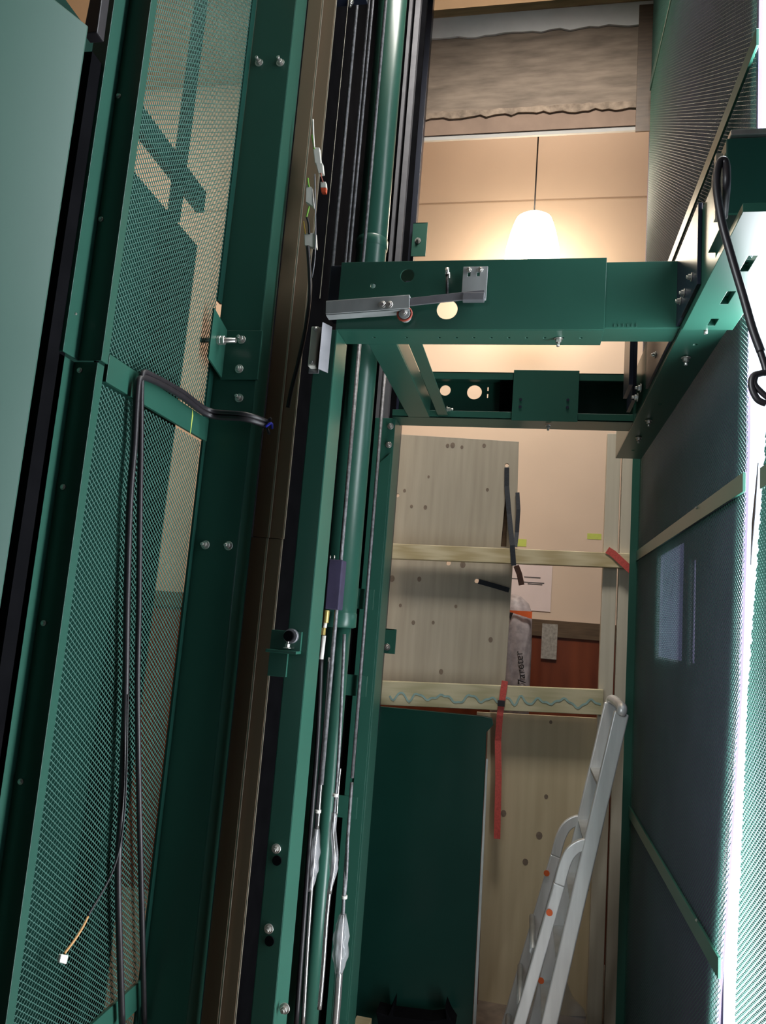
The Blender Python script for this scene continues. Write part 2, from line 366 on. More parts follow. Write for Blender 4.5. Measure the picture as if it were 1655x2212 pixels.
def expanded(name, m, parent, Y0, Y1, Z0, Z1, X, nx, pu, pv, sw, st, box=True, edge=None, far=None, tl=0.45):
    """expanded-metal sheet: zigzag strands joined at their bonds"""
    org = ORG[parent.name]
    h = pv/2; ns = int((Z1-Z0)/h); nc = int((Y1-Y0)/(pu/2))
    us = []; ph = []
    for j in range(nc+1):
        us += [j*pu/2 - pu*0.09, j*pu/2 + pu*0.09]; ph += [j, j]
    us = np.clip(np.array(us), 0, Y1-Y0); ph = np.array(ph)
    K = np.arange(ns)[:,None]
    zz = Z0 + K*h + h/2 + np.where((ph[None,:]+K)%2==0, 1, -1)*(h/2-sw*0.10)
    yy = np.broadcast_to(Y0+us[None,:], zz.shape).copy()
    cut = np.zeros(yy.shape, bool)
    if edge is not None:                                    # cut edge follows a wavy line
        cut |= yy < edge(zz); yy = np.maximum(yy, edge(zz))
    if far is not None: cut |= yy > far(zz); yy = np.minimum(yy, far(zz))
    keep = ~(cut[:,:-1] & cut[:,1:])
    tilt = tl*sw
    secs = [(-sw/2*0.72, -tilt/2), (sw/2*0.72, tilt/2)] + ([(sw/2*0.72+st*0.6, tilt/2-st), (-sw/2*0.72+st*0.6, -tilt/2-st)] if box else [])
    nsx = len(secs); npt = zz.shape[1]
    V_ = np.zeros((ns,npt,nsx,3),np.float32)
    for q,(dz,dn) in enumerate(secs):
        V_[:,:,q,0] = X + nx*dn - org.x; V_[:,:,q,1] = yy - org.y; V_[:,:,q,2] = zz + dz - org.z
    idx = np.arange(ns*npt*nsx).reshape(ns,npt,nsx); fl = []
    for q in (range(nsx) if box else range(1)):
        q2 = (q+1)%nsx
        fl.append(np.stack([idx[:,:-1,q],idx[:,1:,q],idx[:,1:,q2],idx[:,:-1,q2]],-1)[keep].reshape(-1,4))
    fl = np.concatenate(fl)
    me = bpy.data.meshes.new(name); me.vertices.add(ns*npt*nsx); me.vertices.foreach_set('co', V_.ravel())
    me.loops.add(fl.size); me.loops.foreach_set('vertex_index', fl.ravel().astype(np.int32))
    me.polygons.add(len(fl)); me.polygons.foreach_set('loop_start', np.arange(0,fl.size,4,dtype=np.int32)); me.polygons.foreach_set('loop_total', np.full(len(fl),4,np.int32))
    me.update(calc_edges=True); me.materials.append(m)
    o = bpy.data.objects.new(name, me); COL.objects.link(o); o.parent = parent; ORG[o.name] = org
    return o
XL = -1.0; YA, YB = 1.50, 2.085
ztl, zbl = zr(0.57), zr(0.50); zq = zr(-1.03)
slot0 = at(437,735,X=XL).z; slot1 = at(437,615,X=XL).z
for z0,z1,st,lab in ((ztl,4.15,(zbl+0.001,ztl),'upper green expanded mesh panel left of the bolted column'),
                     (zq,zbl,(zq-0.075,zq),'lower green expanded mesh panel behind the two hanging black cables'),
                     (0.05,zq-0.076,(0.0,0.05),'lowest green mesh panel at the bottom of the left wall')):
    r = thing('mesh_screen', lab, 'mesh panel', (XL,1.8,z0), 'expanded mesh panels of the left wall')
    zb_, zt_ = (z0+0.004, z1-0.004)
    expanded('mesh_sheet', M['green_mesh'], r, YA, YB-0.03, zb_, zt_, XL, 1, 0.0185, 0.0135, 0.0034, 0.0011)
    MB().box((XL-0.004,YA+0.02,st[0]),(XL+0.006,YB,st[1]-0.0005)).build('border_rail', M['green'], r, 0.001)
    mb = MB()
    if z1 > 3: mb.box((XL-0.003,YB-0.032,z0),(XL+0.004,YB,slot0)); mb.box((XL-0.003,YB-0.032,slot1),(XL+0.004,YB,z1))
    else: mb.box((XL-0.003,YB-0.02,z0),(XL+0.004,YB,z1))
    mb.build('edge_strip', M['green_dark'], r)
    if z1 < 3 and z1 > 2:
        p = at(415,905,X=XL+0.0065)
        MB().ngon([(XL+0.0062,p.y-0.006,p.z+0.03),(XL+0.0062,p.y+0.004,p.z+0.012),(XL+0.0062,p.y+0.001,p.z-0.04),(XL+0.0062,p.y-0.002,p.z-0.05),(XL+0.0062,p.y-0.003,p.z+0.008)],(0.0006,0,0)).build('paint_run', M['tape'], r)
# green partition seen through the mesh
r = thing('steel_partition', 'green sheet steel partition seen through the left mesh wall', 'partition', (-1.25,1.9,0))
zp = zr(1.30)
MB().box((-1.27,1.15,0),(-1.25,2.36,zp)).build('sheet', M['green_dark'], r)
for y in (1.66,1.84): MB().box((-1.25,y,0),(-1.243,y+0.012,zp)).build('seam_strip', M['black'], r)
MB().slab([(-1.27,1.4,zp+0.13),(-1.27,2.36,zp+0.13),(-1.27,2.36,zp+0.21),(-1.27,1.4,zp+0.21)],(0.03,0,0)).build('top_rail', M['green_dark'], r)
for y,w in ((1.78,0.05),(2.16,0.04)): MB().box((-1.27,y,zp),(-1.24,y+w,5.0)).build('post', M['green_dark'], r)

# ------------------------------------------------------------------ near column, bracket, rail
r = thing('mast_column', 'dark green bolted channel column beside the left mesh wall', 'column', (-0.93,2.14,0))
MB().sheet([(-0.997,2.20),(-0.997,2.092),(-0.861,2.092),(-0.861,2.192)], 0.006, 0, 5.7).build('channel', M['green'], r, 0.0035, 3)
for px,py in ((560,136),(606,136),(517,860),(444,1177),(494,1179)):
    p = at(px,py,Y=2.089); bolt(r, p, (0,-1,0), 0.0095, 0.009, 0.016)
r = thing('anchor_bracket', 'green angle bracket with threaded rod on the dark column', 'bracket', at(500,820,Y=2.085))
p0 = at(492,716,Y=2.088); p1 = at(558,822,Y=2.088)
x0, x1, z1, z0 = p0.x-0.004, p1.x, p0.z, p1.z
MB().box((x0,2.079,z0),(x1,2.0885,z1)).build('plate', M['green'], r, 0.002)
fl = [(x0,2.0885,z0+0.002),(x0,2.0885,z1-0.002),(x0,1.975,z1+0.028),(x0,1.975,z0+0.030)]
MB().slab(fl,(0.006,0,0)).build('ear', M['green'], r, 0.001)
for px,py in ((522,734),(517,797)): bolt(r, at(px,py,Y=2.078), (0,-1,0), 0.0095, 0.009, 0.018 if py < 760 else 0.006)
zz = at(480,748,X=x0).z
mb = MB().tube([(x0-0.05,2.02,zz),(x0+0.065,2.02,zz)],0.0075,12)
for k in range(22): mb.lathe([(0.0075,0)],(0,0,0)) if False else None
mb.build('threaded_rod', M['zinc'], r)
mb = MB(); 
for xa,xb,rr in ((x0+0.006,x0+0.018,0.0145),(x0+0.019,x0+0.030,0.0145)):
    mb.ngon([(xa,2.02+rr*math.cos(k*math.pi/3),zz+rr*math.sin(k*math.pi/3)) for k in range(6)],(xb-xa,0,0))
mb.build('nut', M['zinc'], r, 0.001, 1)

zj = zr(at(600,1163,Y=2.19).z-CAM.z)
for z0,z1,dx,lab in ((0,zj-0.001,-0.003,'lower length of the brown guide rail beside the dark green column'),
                     (zj+0.001,5.7,0.0,'upper length of the brown guide rail beside the dark green column')):
    r = thing('guide_rail', lab, 'guide rail', (-0.81,2.2,z0), 'brown guide rail lengths')
    MB().box((-0.853+dx,2.196,z0),(-0.757+dx,2.212,z1)).build('back_flange', M['rail'], r, 0.0012)
    MB().box((-0.853+dx,2.186,z0),(-0.803+dx,2.1955,z1)).build('front_blade', M['rail'], r, 0.0012)
    MB().box((-0.803+dx,2.187,z0),(-0.7985+dx,2.193,z1)).build('lit_edge', M['lit_edge_pale'], r)  # pale strip: light catching the blade's step, put in as colour
    MB().box((-0.757+dx,2.197,z0),(-0.7545+dx,2.203,z1)).build('lit_edge', M['lit_edge_pale'], r)  # same for the lit right edge of the flange
# black sheet put in for the shade of the machine recess behind the rails
rootmesh(MB().sheet([(-0.99,2.24),(-0.99,3.82),(-0.80,3.82)],0.008,0,5.7), 'recess_shade_sheet', M['black'],
         'black sheet put in for the shade of the recess behind the rails', 'shade sheet')

# ------------------------------------------------------------------ cantilever frame of the car
HB = zr(0.85); HT = zr(1.065)
car = thing('lift_sling', 'green cantilever lift car frame with two cross beams and uprights', 'lift frame', (-0.62,2.6,zr(-1.7)))
YN = 2.05; XE = 0.372; XSL = 0.171
h1 = at(880,595,Y=YN); h2 = at(966,668,Y=YN); h3 = at(806,617,Y=YN)
mb = MB().plate([(-0.606,HB),(XSL,HB),(XSL,HT),(-0.606,HT)],
    [circle(h1.x,h1.z,0.0205), circle(h2.x,h2.z,0.0305,32), circle(h3.x,h3.z,0.008,14)], lambda a,b_: (a,YN,b_), (0,0.006,0))
rowx = [-0.30 + 0.0515*k for k in range(9)] + [-0.40,-0.50]
mb.plate([(-0.606,YN+0.007),(XSL,YN+0.007),(XSL,YN+0.118),(-0.606,YN+0.118)], [circle(x,YN+0.062,0.0042,10) for x in rowx], lambda a,b_: (a,b_,HB), (0,0,0.006))
mb.box((-0.606,YN+0.007,HT-0.006),(XSL,YN+0.118,HT))
mb.build('near_beam', M['green'], car, 0.002)
mb = MB().box((XSL-0.10,YN+0.008,HB+0.008),(XE+0.02,YN+0.013,HT-0.010))
mb.box((XSL-0.10,YN+0.013,HB+0.0075),(XE,YN+0.108,HB+0.013)); mb.box((XSL,YN+0.013,HT-0.016),(XE,YN+0.108,HT-0.010))
mb.build('beam_extension', M['green'], car, 0.0015)
mb = MB()
for k in range(6):
    p = at(1328+k*9.5,703,Y=YN+0.007); mb.box((p.x-0.0025,YN+0.0065,p.z-0.004),(p.x+0.0025,YN+0.0085,p.z+0.004))
mb.build('stamped_marks', M['green_satin'], car)
for px,py in ((1206,735),): bolt(car, (at(px,py,Z=HB).x,YN+0.065,HB), (0,0,-1), 0.009, 0.010, 0.012)
# end stub plate left of the near beam
MB().box((-0.645,YN+0.02,HB+0.06),(-0.606,YN+0.10,HT+0.0)).build('end_plate', M['navy'], car, 0.002)
# far beam: channel open towards the viewer
YF, YFB = 2.98, 3.11
zb_, zt_ = zr(0.85), zr(1.05)
g1 = at(962,843,Y=YFB); g2 = at(1025,847,Y=YFB)
mb = MB().plate([(-0.60,zb_),(XE,zb_),(XE,zt_),(-0.60,zt_)], [circle(g1.x,g1.z,0.0235),circle(g2.x,g2.z,0.0315,32),
      [(g2.x+0.055,g2.z-0.006),(g2.x+0.060,g2.z-0.006),(g2.x+0.060,g2.z-0.024),(g2.x+0.055,g2.z-0.024)],[(g2.x+0.055,g2.z+0.024),(g2.x+0.060,g2.z+0.024),(g2.x+0.060,g2.z+0.006),(g2.x+0.055,g2.z+0.006)]], lambda a,b_: (a,YFB,b_), (0,0.006,0))
mb.box((-0.60,YF,zb_),(XE,YFB,zb_+0.006)); mb.box((-0.60,YF,zt_-0.006),(XE,YFB,zt_))
mb.box((-0.60,YF,zb_),(XE,YF+0.005,zb_+0.032)); mb.box((-0.60,YF,zt_-0.032),(XE,YF+0.005,zt_))
mb.build('far_beam', M['green'], car, 0.0015)
xa, xb = at(1108,850,Y=YF).x, at(1250,850,Y=YF).x
MB().box((xa,YF-0.008,zb_-0.006),(xb,YF-0.002,zt_+0.008)).build('cover_plate', M['green'], car, 0.001)
for px,py in ((1125,863),(1124,879),(1227,864),(1226,880)): 
    p = at(px,py,Y=YF-0.009); MB().tube([(p.x,YF-0.0085,p.z),(p.x,YF-0.011,p.z)],0.006,10).build('screw', M['navy'], car)
MB().box((at(1080,850,Y=YFB-0.03).x,YFB-0.04,zb_+0.007),(xa+0.05,YFB-0.03,zt_-0.007)).build('stiffener', M['black'], car)
bolt(car, (at(1184,922,Z=zb_).x,YF+0.05,zb_-0.0062), (0,0,-1), 0.0085, 0.010, 0.010)
bolt(car, at(964,881,Y=2.95)+Vector((0,0.02,0)), (1,0,0), 0.009, 0.012, 0.012)
# two bars joining the beams on the mast side
MB().box((-0.53,YN+0.119,HB),(-0.44,YF-0.001,HB+0.007)).box((-0.446,YN+0.119,HB+0.007),(-0.44,YF-0.001,HB+0.08)).build('side_bar', M['green'], car, 0.0015)
MB().box((-0.405,YN+0.119,HB+0.0065),(-0.362,YF+0.03,HB+0.012)).box((-0.405,YN+0.119,HB+0.012),(-0.400,YF-0.001,HB+0.06)).build('side_strut', M['green'], car, 0.0015)
# right-hand channel
YR0, YR1 = 1.66, 3.59
mb = MB().plate([(0.372,YR0),(0.490,YR0),(0.490,YR1),(0.372,YR1)], [circle(0.43,y,0.007,12) for y in (2.15,2.72,3.42)], lambda a,b_: (a,b_,HB-0.004), (0,0,0.006))
mb.box((0.372,YR0,HB+0.002),(0.379,YR1,zr(1.06)))
mb.build('right_channel', M['green'], car, 0.0015)
for px,py in ((1482,772),(1402,908),(1380,945),(1525,702)):
    p = at(px,py,Z=HB-0.006); bolt(car, p, (0,0,-1), 0.0095, 0.010, 0.012)
MB().box((0.362,1.80,HB+0.012),(0.3715,2.60,zr(1.075))).build('web_shade_plate', M['navy'], car, 0.001)  # added dark plate: shade on the channel's inner web put in as colour
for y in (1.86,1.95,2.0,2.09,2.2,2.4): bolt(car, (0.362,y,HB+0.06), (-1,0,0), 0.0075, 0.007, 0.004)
zs_ = HB-0.024
def slot(cx,cy,w,l): return [(cx-w/2,cy-l/2),(cx+w/2,cy-l/2),(cx+w/2,cy+l/2),(cx-w/2,cy+l/2)]
MB().plate([(0.366,1.42),(0.492,1.42),(0.492,1.995),(0.366,1.995)], [slot(0.432,1.945,0.018,0.045),slot(0.432,1.80,0.018,0.07),slot(0.432,1.63,0.018,0.07)],
     lambda a,b_: (a,b_,zs_), (0,0,0.018)).build('slotted_plate', M['green'], car, 0.001)
mb = MB()
for y,xo in ((2.55,0.30),(2.72,0.333)): mb.box((xo,y,zr(0.80)+0.06),(xo+0.014,y+0.16,zr(1.16)))
for o_ in (0,): mb.build('end_bracket', M['navy'], car, 0.001)
for px,py in ((1385,838),(1378,858)):
    p = at(px,py,Y=2.6); bolt(car, (0.3305 if False else p.x,2.60,p.z), (-1,0,0), 0.010, 0.008, 0.01)
# uprights
MB().sheet([(-0.664,YN+0.0),(-0.603,YN+0.0),(-0.603,YN+0.125)], 0.006, zr(-1.5), HB-0.001).build('near_upright', M['green'], car, 0.003, 3)
MB().sheet([(-0.676,3.0),(-0.590,3.0),(-0.590,3.14)], 0.006, zr(-1.6), zb_-0.001).build('far_upright', M['green'], car, 0.003, 3)
for px,py in ((844,921),(840,961)): bolt(car, at(px,py,Y=2.996), (0,-1,0), 0.0095, 0.009, 0.008)
# cover plate with a chamfered top on the far upright
p = at(828,985,Y=2.992)
MB().ngon([(-0.640,2.990,zr(-1.5)),(-0.594,2.990,zr(-1.5)),(-0.594,2.990,p.z+0.01),(-0.600,2.990,p.z+0.01),(-0.640,2.990,p.z-0.03)],(0,0.005,0)).build('cover_strip', M['green'], car, 0.001)
for py in (1322-30,1480,1745):
    p = at(760,py,Y=2.9); MB().box((-0.72,2.90,p.z-0.04),(-0.60,2.91,p.z+0.04)).build('rung', M['green'], car, 0.001)
for px,py in ((597,1833),(581,2006)):
    q = at(px,py,Y=YN-0.004); bolt(car, q, (0,-1,0), 0.009, 0.008, 0.008)
    MB().tube([q+Vector((0.005,0.002,-0.03)),q+Vector((0.005,-0.003,-0.03))],0.013,14).build('hole_plug', M['black'], car)
q = at(615,2178,Y=2.08); bolt(car, q, (0,-1,0), 0.010, 0.010, 0.008)
# tie bracket between rail and upright
p0 = at(588,1360,Y=2.04); p1 = at(664,1408,Y=2.04)
MB().box((p0.x,2.035,p1.z),(p1.x-0.02,2.0465,p0.z)).box((p0.x,2.0,p1.z-0.008),(p1.x-0.02,2.0465,p1.z)).box((p0.x,2.036,p1.z-0.075),(p1.x-0.055,2.0465,p1.z-0.008)).build('tie_bracket', M['green'], car, 0.001)
c = at(630,1374,Y=2.03)
MB().tube([c+Vector((0,0.004,0)),c+Vector((0,-0.012,0))],0.0205,24).build('roller', M['grey_strip'], car, 0.002)
MB().tube([c+Vector((-0.003,-0.0125,0)),c+Vector((-0.003,-0.020,0))],0.015,20).build('roller_hub', M['black'], car, 0.002)
bolt(car, at(621,1396,Y=2.02)+Vector((0,0,-0.006)), (0,0,1), 0.008, 0.010, 0.008)
# guide shoe
s0 = at(692,706,Y=2.03); s1 = at(722,806,Y=2.03)
shoe = thing('guide_shoe', 'galvanised guide shoe with white plastic liner under the near beam', 'guide shoe', ((s0.x+s1.x)/2,2.03,s1.z))
MB().sheet([(-0.672,2.035),(-0.642,2.035),(-0.630,1.998),(-0.612,2.03)],0.004,s1.z,s0.z+0.0).build('housing', M['grey_strip'], shoe, 0.001)
MB().box((-0.668,2.005,s1.z+0.012),(-0.644,2.033,s0.z-0.008)).build('liner', M['plastic_white'], shoe, 0.004)
for z in (s1.z+0.022,s0.z-0.018): bolt(shoe, (-0.655,2.004,z), (0,-1,0), 0.005, 0.004, 0, 'screw')

# ------------------------------------------------------------------ safety lever on the near beam
A = at(706,668,Y=2.01); B = at(886,655,Y=2.01); Cc = at(1048,636,Y=2.025)
lev = thing('safety_lever', 'galvanised safety lever with red roller across the near green beam', 'lever', (A+B)/2)
dx = (B-A); up_ = Vector((0,0,1))
def bar(a,b,w,t,y0,m,name):
    d = (b-a).normalized(); c = Vector((-d.z,0,d.x))*w/2
    a = Vector((a.x,y0,a.z)); b = Vector((b.x,y0,b.z))
    return MB().slab([a-c,b-c,b+c,a+c],(0,t,0)).build(name, m, lev, 0.0012)
bar(A,B,0.040,0.004,1.998,M['galv'],'channel_web')
d = (B-A).normalized(); c = Vector((-d.z,0,d.x))
for sgn in (-1,1):
    o0 = c*0.020*sgn
    MB().slab([A+o0+Vector((0,-0.008,0)),B+o0+Vector((0,-0.008,0)),B+o0+Vector((0,0.026,0)),A+o0+Vector((0,0.026,0))],c*0.003*sgn).build('channel_flange', M['galv'], lev, 0.0008)
bar(at(870,654,Y=2.02),Cc,0.024,0.006,2.018,M['grey_strip'],'arm')
for px in (826,841): bolt(lev, at(px,658.5,Y=1.997), (0,-1,0), 0.0075, 0.003, 0, 'screw')
c0 = at(874,678,Y=2.012)
mb = MB().tube([c0+Vector((0.0205*math.cos(t),0,0.0205*math.sin(t))) for t in [k*2*math.pi/28 for k in range(29)]],0.0032,8,False); mb.build('red_ring', M['ring_red'], lev)
MB().tube([c0+Vector((0,0.026,0)),c0+Vector((0,-0.004,0))],0.0165,20).build('roller', M['galv'], lev, 0.001)
bolt(lev, c0+Vector((-0.002,-0.004,0.002)), (0,-1,0), 0.007, 0.004, 0)
p0 = at(1001,576,Y=2.036); p1 = at(1050,648,Y=2.036)
MB().plate([(p0.x,p1.z),(p1.x,p1.z),(p1.x,p0.z),(p0.x,p0.z)], [slot(p0.x+0.018,p0.z-0.024,0.008,0.012),slot(p0.x+0.045,p0.z-0.024,0.008,0.012)], lambda a,b_: (a,2.036,b_), (0,0.005,0)).build('adjusting_plate', M['galv'], lev, 0.001)
for px in (1013,1038): bolt(lev, at(px,583,Y=2.035), (0,-1,0), 0.0055, 0.004, 0.002, 'screw')
p0 = at(1000,634,Y=2.02); p1 = at(1046,650,Y=2.02)
MB().box((p0.x,2.012,p1.z),(p1.x,2.034,p0.z)).build('end_block', M['grey_strip'], lev, 0.002)
p = at(966,590,Y=2.03); q = at(966,636,Y=2.03)
MB().tube([p,q],0.0042,10).build('spring_pin', M['rubber'], lev)
MB().tube([p+Vector((0,-0.003,0.014)),p+Vector((0,-0.003,-0.006))],0.0062,10).build('pin_eye', M['zinc'], lev)
MB().tube([p+Vector((0.006,-0.003,0.0)),p+Vector((0.007,-0.003,-0.018))],0.0032,8).build('pin_clip', M['zinc'], lev)

# ------------------------------------------------------------------ hydraulic ram and ropes
cy = thing('hydraulic_cylinder', 'thick glossy green hydraulic ram tube between the mast rails', 'hydraulic cylinder', (-0.655,2.6,0))
zc0 = at(766,1358,Y=2.6).z
MB().tube([(-0.655,2.6,zc0+0.012),(-0.655,2.6,5.7)],0.058,40).build('cylinder_tube', M['green'], cy)
MB().lathe([(0.0,0),(0.050,0),(0.0605,0.004),(0.0605,0.05),(0.058,0.055)],(-0.655,2.6,zc0),36).build('end_collar', M['green'], cy)
zc1 = at(800,530,Y=2.6).z
MB().lathe([(0.058,-0.02),(0.062,-0.015),(0.062,0.015),(0.058,0.02)],(-0.655,2.6,zc1),36).build('joint_collar', M['green'], cy)
MB().tube([(-0.640,2.6,0.02),(-0.640,2.6,zc0)],0.029,32).build('support_tube', M['green'], cy)
MB().box((-0.74,2.52,0.0),(-0.55,2.68,0.02)).build('foot_plate', M['green'], cy, 0.002)
# side strip behind the tube carrying the pipes
MB().box((-0.735,2.66,0.02),(-0.665,2.67,zc0+0.3)).build('mounting_strip', M['green'], cy)

def rope(x, y, z0, z1, rad, lab, m='rope', x1=None, nm='suspension_rope', cat='rope', grp='ropes along the mast'):
    mb = MB().tube([(x,y,z0),(x if x1 is None else x1,y,z1)], rad, 10)
    return rootmesh(mb, nm, M[m], lab, cat, grp)
rope(-0.309*2.5,2.5,zr(1.2),5.7,0.0065,'single grey rope left of the twin ropes above the beam')
rope(-0.290*2.5,2.5,zr(1.12),5.7,0.0055,'left one of the twin grey ropes above the beam')
rope(-0.284*2.5,2.5,zr(1.12),5.7,0.0055,'right one of the twin grey ropes above the beam')
rope(-0.263*2.45,2.45,zr(1.10),5.7,0.0060,'grey rope running down the front of the green ram above the beam')
rope(-0.2575*2.48,2.48,zr(-0.55),zr(1.09),0.0070,'grey pipe running down the front of the green ram below the beam','rope',None,'hydraulic_pipe','pipe')
rope(-0.2165*2.88,2.88,zr(-0.60),zr(1.25),0.0065,'grey rope in front of the far upright below the beam')
rope(-0.324*2.3,2.3,HT+0.0,5.7,0.0015,'thin pale line of slit light left of the ropes above the beam','lit_edge_pale',None,'slit_light_line','wire')  # pale rod, not a wire, added for light showing through a thin slit
# lower pipes ending in film-wrapped fittings
def fitting(path, rads, lab, pipes):
    c = Vector(path[0]); r = thing('pipe_fitting', lab, 'pipe fitting', path[-1], 'film-wrapped pipe ends')
    for pp,rr,mm in pipes: MB().tube(spline(pp,6), rr, 10).build('pipe', M[mm], r)
    MB().tube(spline(path,5), 0.007, 10).build('inner_pipe', M['pipe'], r)
    mb = MB(); mb.tube(spline(path,5), [x for i in range(len(rads)-1) for x in np.linspace(rads[i],rads[i+1],6)[:-1]] + [rads[-1]], 14)
    for i in range(len(mb.v)):
        v = mb.v[i]; k = 0.0025*math.sin(37*v[2]*3+11*v[0]*60); mb.v[i] = (v[0]+k, v[1]+k, v[2])
    mb.build('plastic_wrap', M['film'], r)
    t = Vector(path[0])
    MB().tube([t+Vector((0,0,0.06)),t+Vector((0,0,0.05))],0.010,10).build('cable_tie', M['plastic_white'], r)
Yp = 2.48
P = lambda x,y,Y=Yp: at(x,y,Y=Y)
fitting([P(684,1790),P(680,1830),P(676,1880),P(670,1925)],[0.008,0.019,0.017,0.006],'film-wrapped pipe end beside the near upright, left of three',
        [([P(712,1420),P(703,1560),P(694,1680),P(686,1790)],0.0055,'pipe'),([P(704,1540),P(694,1640),P(684,1750),P(682,1800)],0.0045,'rubber'),([P(676,1880),P(672,1930),P(664,2050),P(655,2212)],0.006,'pipe')])
fitting([P(722,1755),P(719,1800),P(722,1860),P(712,1930)],[0.007,0.014,0.015,0.005],'film-wrapped pipe end in front of the slim green tube, middle of three',
        [([P(744,1370),P(737,1530),P(730,1660),P(722,1760)],0.0055,'rope'),([P(735,1660),P(731,1700),P(727,1760)],0.004,'pipe'),([P(712,1920),P(705,1990),P(698,2090),P(690,2180)],0.007,'pipe')])
fitting([P(741,1975,2.6),P(738,2020,2.6),P(735,2065,2.6),P(732,2105,2.6)],[0.012,0.026,0.026,0.010],'largest film-wrapped pipe end, lowest of three by the far upright',
        [([P(760,1690,2.7),P(752,1800,2.65),P(745,1900,2.6),P(741,1980,2.6)],0.006,'rope'),([P(752,1800,2.62),P(748,1900,2.6),P(738,1985,2.6)],0.005,'rope'),([P(732,2100,2.6),P(728,2160,2.6),P(722,2230,2.6)],0.014,'pipe')])
Yv = 2.47
Pv = lambda x,y: at(x,y,Y=Yv)
# valve block and hose by the near upright
v0 = Pv(712,1208); v1 = Pv(734,1318)
vb = thing('valve_block', 'dark plum valve block with brass hose fitting beside the ram', 'valve', (v0.x,Yv,at(700,1425,Y=Yv).z))
MB().box((v0.x,Yv-0.01,v1.z),(v1.x-0.002,Yv+0.05,v0.z)).build('body', M['plum'], vb, 0.004)
for px in (713,722): p = Pv(px,1208); MB().tube([p,p+Vector((0,0,0.012))],0.003,8).build('terminal', M['zinc'], vb)
p0 = Pv(706,1318); p1 = Pv(703,1345)
MB().tube([p0,p1],0.011,14).build('brass_nut', M['brass'], vb, 0.001)
MB().tube([p1,Pv(701,1356)],0.007,12).build('collar', M['plastic_white'], vb)
MB().ngon([Pv(699,1356)+Vector((0.009*math.cos(k*math.pi/3),0.009*math.sin(k*math.pi/3),0)) for k in range(6)],(0,0,-0.024)).build('union_nut', M['brass'], vb, 0.001)
MB().tube([Pv(700,1373),Pv(694,1425)],[0.0075,0.0075],12).build('white_hose', M['plastic_white'], vb)
MB().tube(spline([Pv(694,1424),Pv(686,1600),Pv(668,1830),Pv(640,2212)],8),0.008,10).build('drain_hose', M['rubber'], vb)

# ------------------------------------------------------------------ far rail, far post
r = thing('guide_rail', 'dark far guide rail with two grey machined strips above the beam', 'guide rail', (-0.72,3.32,HT))
MB().box((-0.80,3.34,0),(-0.66,3.36,5.7)).build('back_flange', M['black'], r)
MB().box((-0.226*3.3,3.31,0),(-0.221*3.3,3.339,5.7)).build('machined_strip', M['grey_strip'], r)
MB().box((-0.2155*3.3,3.30,0),(-0.2075*3.3,3.339,5.7)).build('machined_strip', M['grey_strip'], r)
r = thing('corner_post', 'dark navy corner post left of the tall back opening', 'post', (-0.76,3.85,0))
MB().sheet([(-0.80,3.85),(-0.727,3.85),(-0.727,3.90)],0.006,0,5.7).build('profile', M['navy'], r, 0.002)
for (px0,py0,px1,py1,bx,by) in ((893,481,919,553,903,520),(826,1357,853,1413,836,1398)):
    a = at(px0,py0,Y=3.80); c = at(px1,py1,Y=3.80)
    br = MB().box((a.x,3.80,c.z),(c.x,3.806,a.z)).box((a.x,3.80,a.z-0.006),(c.x-0.01,3.84,a.z)).build('lug', M['green'], r, 0.001)
    bolt(r, at(bx,by,Y=3.799), (0,-1,0), 0.012, 0.010, 0.012)
# lintel across the top of the opening
rootmesh(MB().box((-0.80,3.80,z20+0.04),(0.52,3.86,z20+0.24)), 'lintel_beam', M['green_dark'], 'dark green lintel beam across the very top of the back opening', 'beam')

# ------------------------------------------------------------------ right mesh wall
XR = 0.52; YC = 3.86
def ynear(z): return np.interp(z-CAM.z, [-1.1,-0.8,-0.11,0.5,0.9,1.3,3.0], [2.04,2.01,1.935,1.80,1.50,1.72,1.76]) + 0.003*np.sin(z*2*math.pi/0.030)
levels = [0.04, zr(-0.80), zr(0.415), zr(1.59), zr(3.00), 5.6]
names = ['bottom dark mesh panel of the right wall, below the lowest rail','dark mesh panel of the right wall behind the ladder top','dark mesh panel of the right wall just above the middle rail',
         'dark mesh panel of the right wall beside the pendant lamp','topmost dark mesh panel of the right wall beside the concrete edge']
for i in range(5):
    z0,z1 = levels[i],levels[i+1]
    r = thing('mesh_screen', names[i], 'mesh panel', (XR,2.9,z0), 'expanded mesh panels of the right wall')
    expanded('mesh_sheet', M['green_mesh'], r, 1.90, YC, z0+0.026, z1-0.026, XR, -1, 0.0185, 0.0135, 0.0022, 0.001, False, ycut)
    MB().box((XR-0.006,float(ycut(z0))+0.01,z0-0.025),(XR+0.002,YC,z0+0.025)).build('border_rail', M['green'], r, 0.001)
    if i in (1,2):
        p = at(1506,1988,X=XR-0.007) if i == 1 else at(1505,1097,X=XR-0.007)
        bolt(r, p, (-1,0,0), 0.003, 0.002, 0, 'screw')
for z0,z1,lab in ((0.04,2.2,'pale lit mesh strip at the bottom right edge beyond the bright gap'),(2.2,5.6,'lit mesh strip above the control box at the right edge')):
    r = thing('mesh_screen', lab, 'mesh panel', (XR,1.5,z0), 'expanded mesh panels of the right wall')
    expanded('mesh_sheet', M['green_mesh'], r, 1.05, 2.05, z0, z1, XR, -1, 0.0185, 0.0135, 0.0046, 0.001, False, None, ynear, 1.1)
    MB().box((XR-0.006,1.05,z0),(XR+0.002,min(1.90,float(ynear(z0))),z0+0.05)).build('border_rail', M['green'], r, 0.001)
rootmesh(MB().sheet([(XR-0.035,YC+0.004),(XR+0.006,YC+0.004),(XR+0.006,YC+0.04)],0.005,0,HB+0.4), 'corner_angle', M['green'],
         'slim green corner angle between wooden post and right mesh wall', 'corner angle')
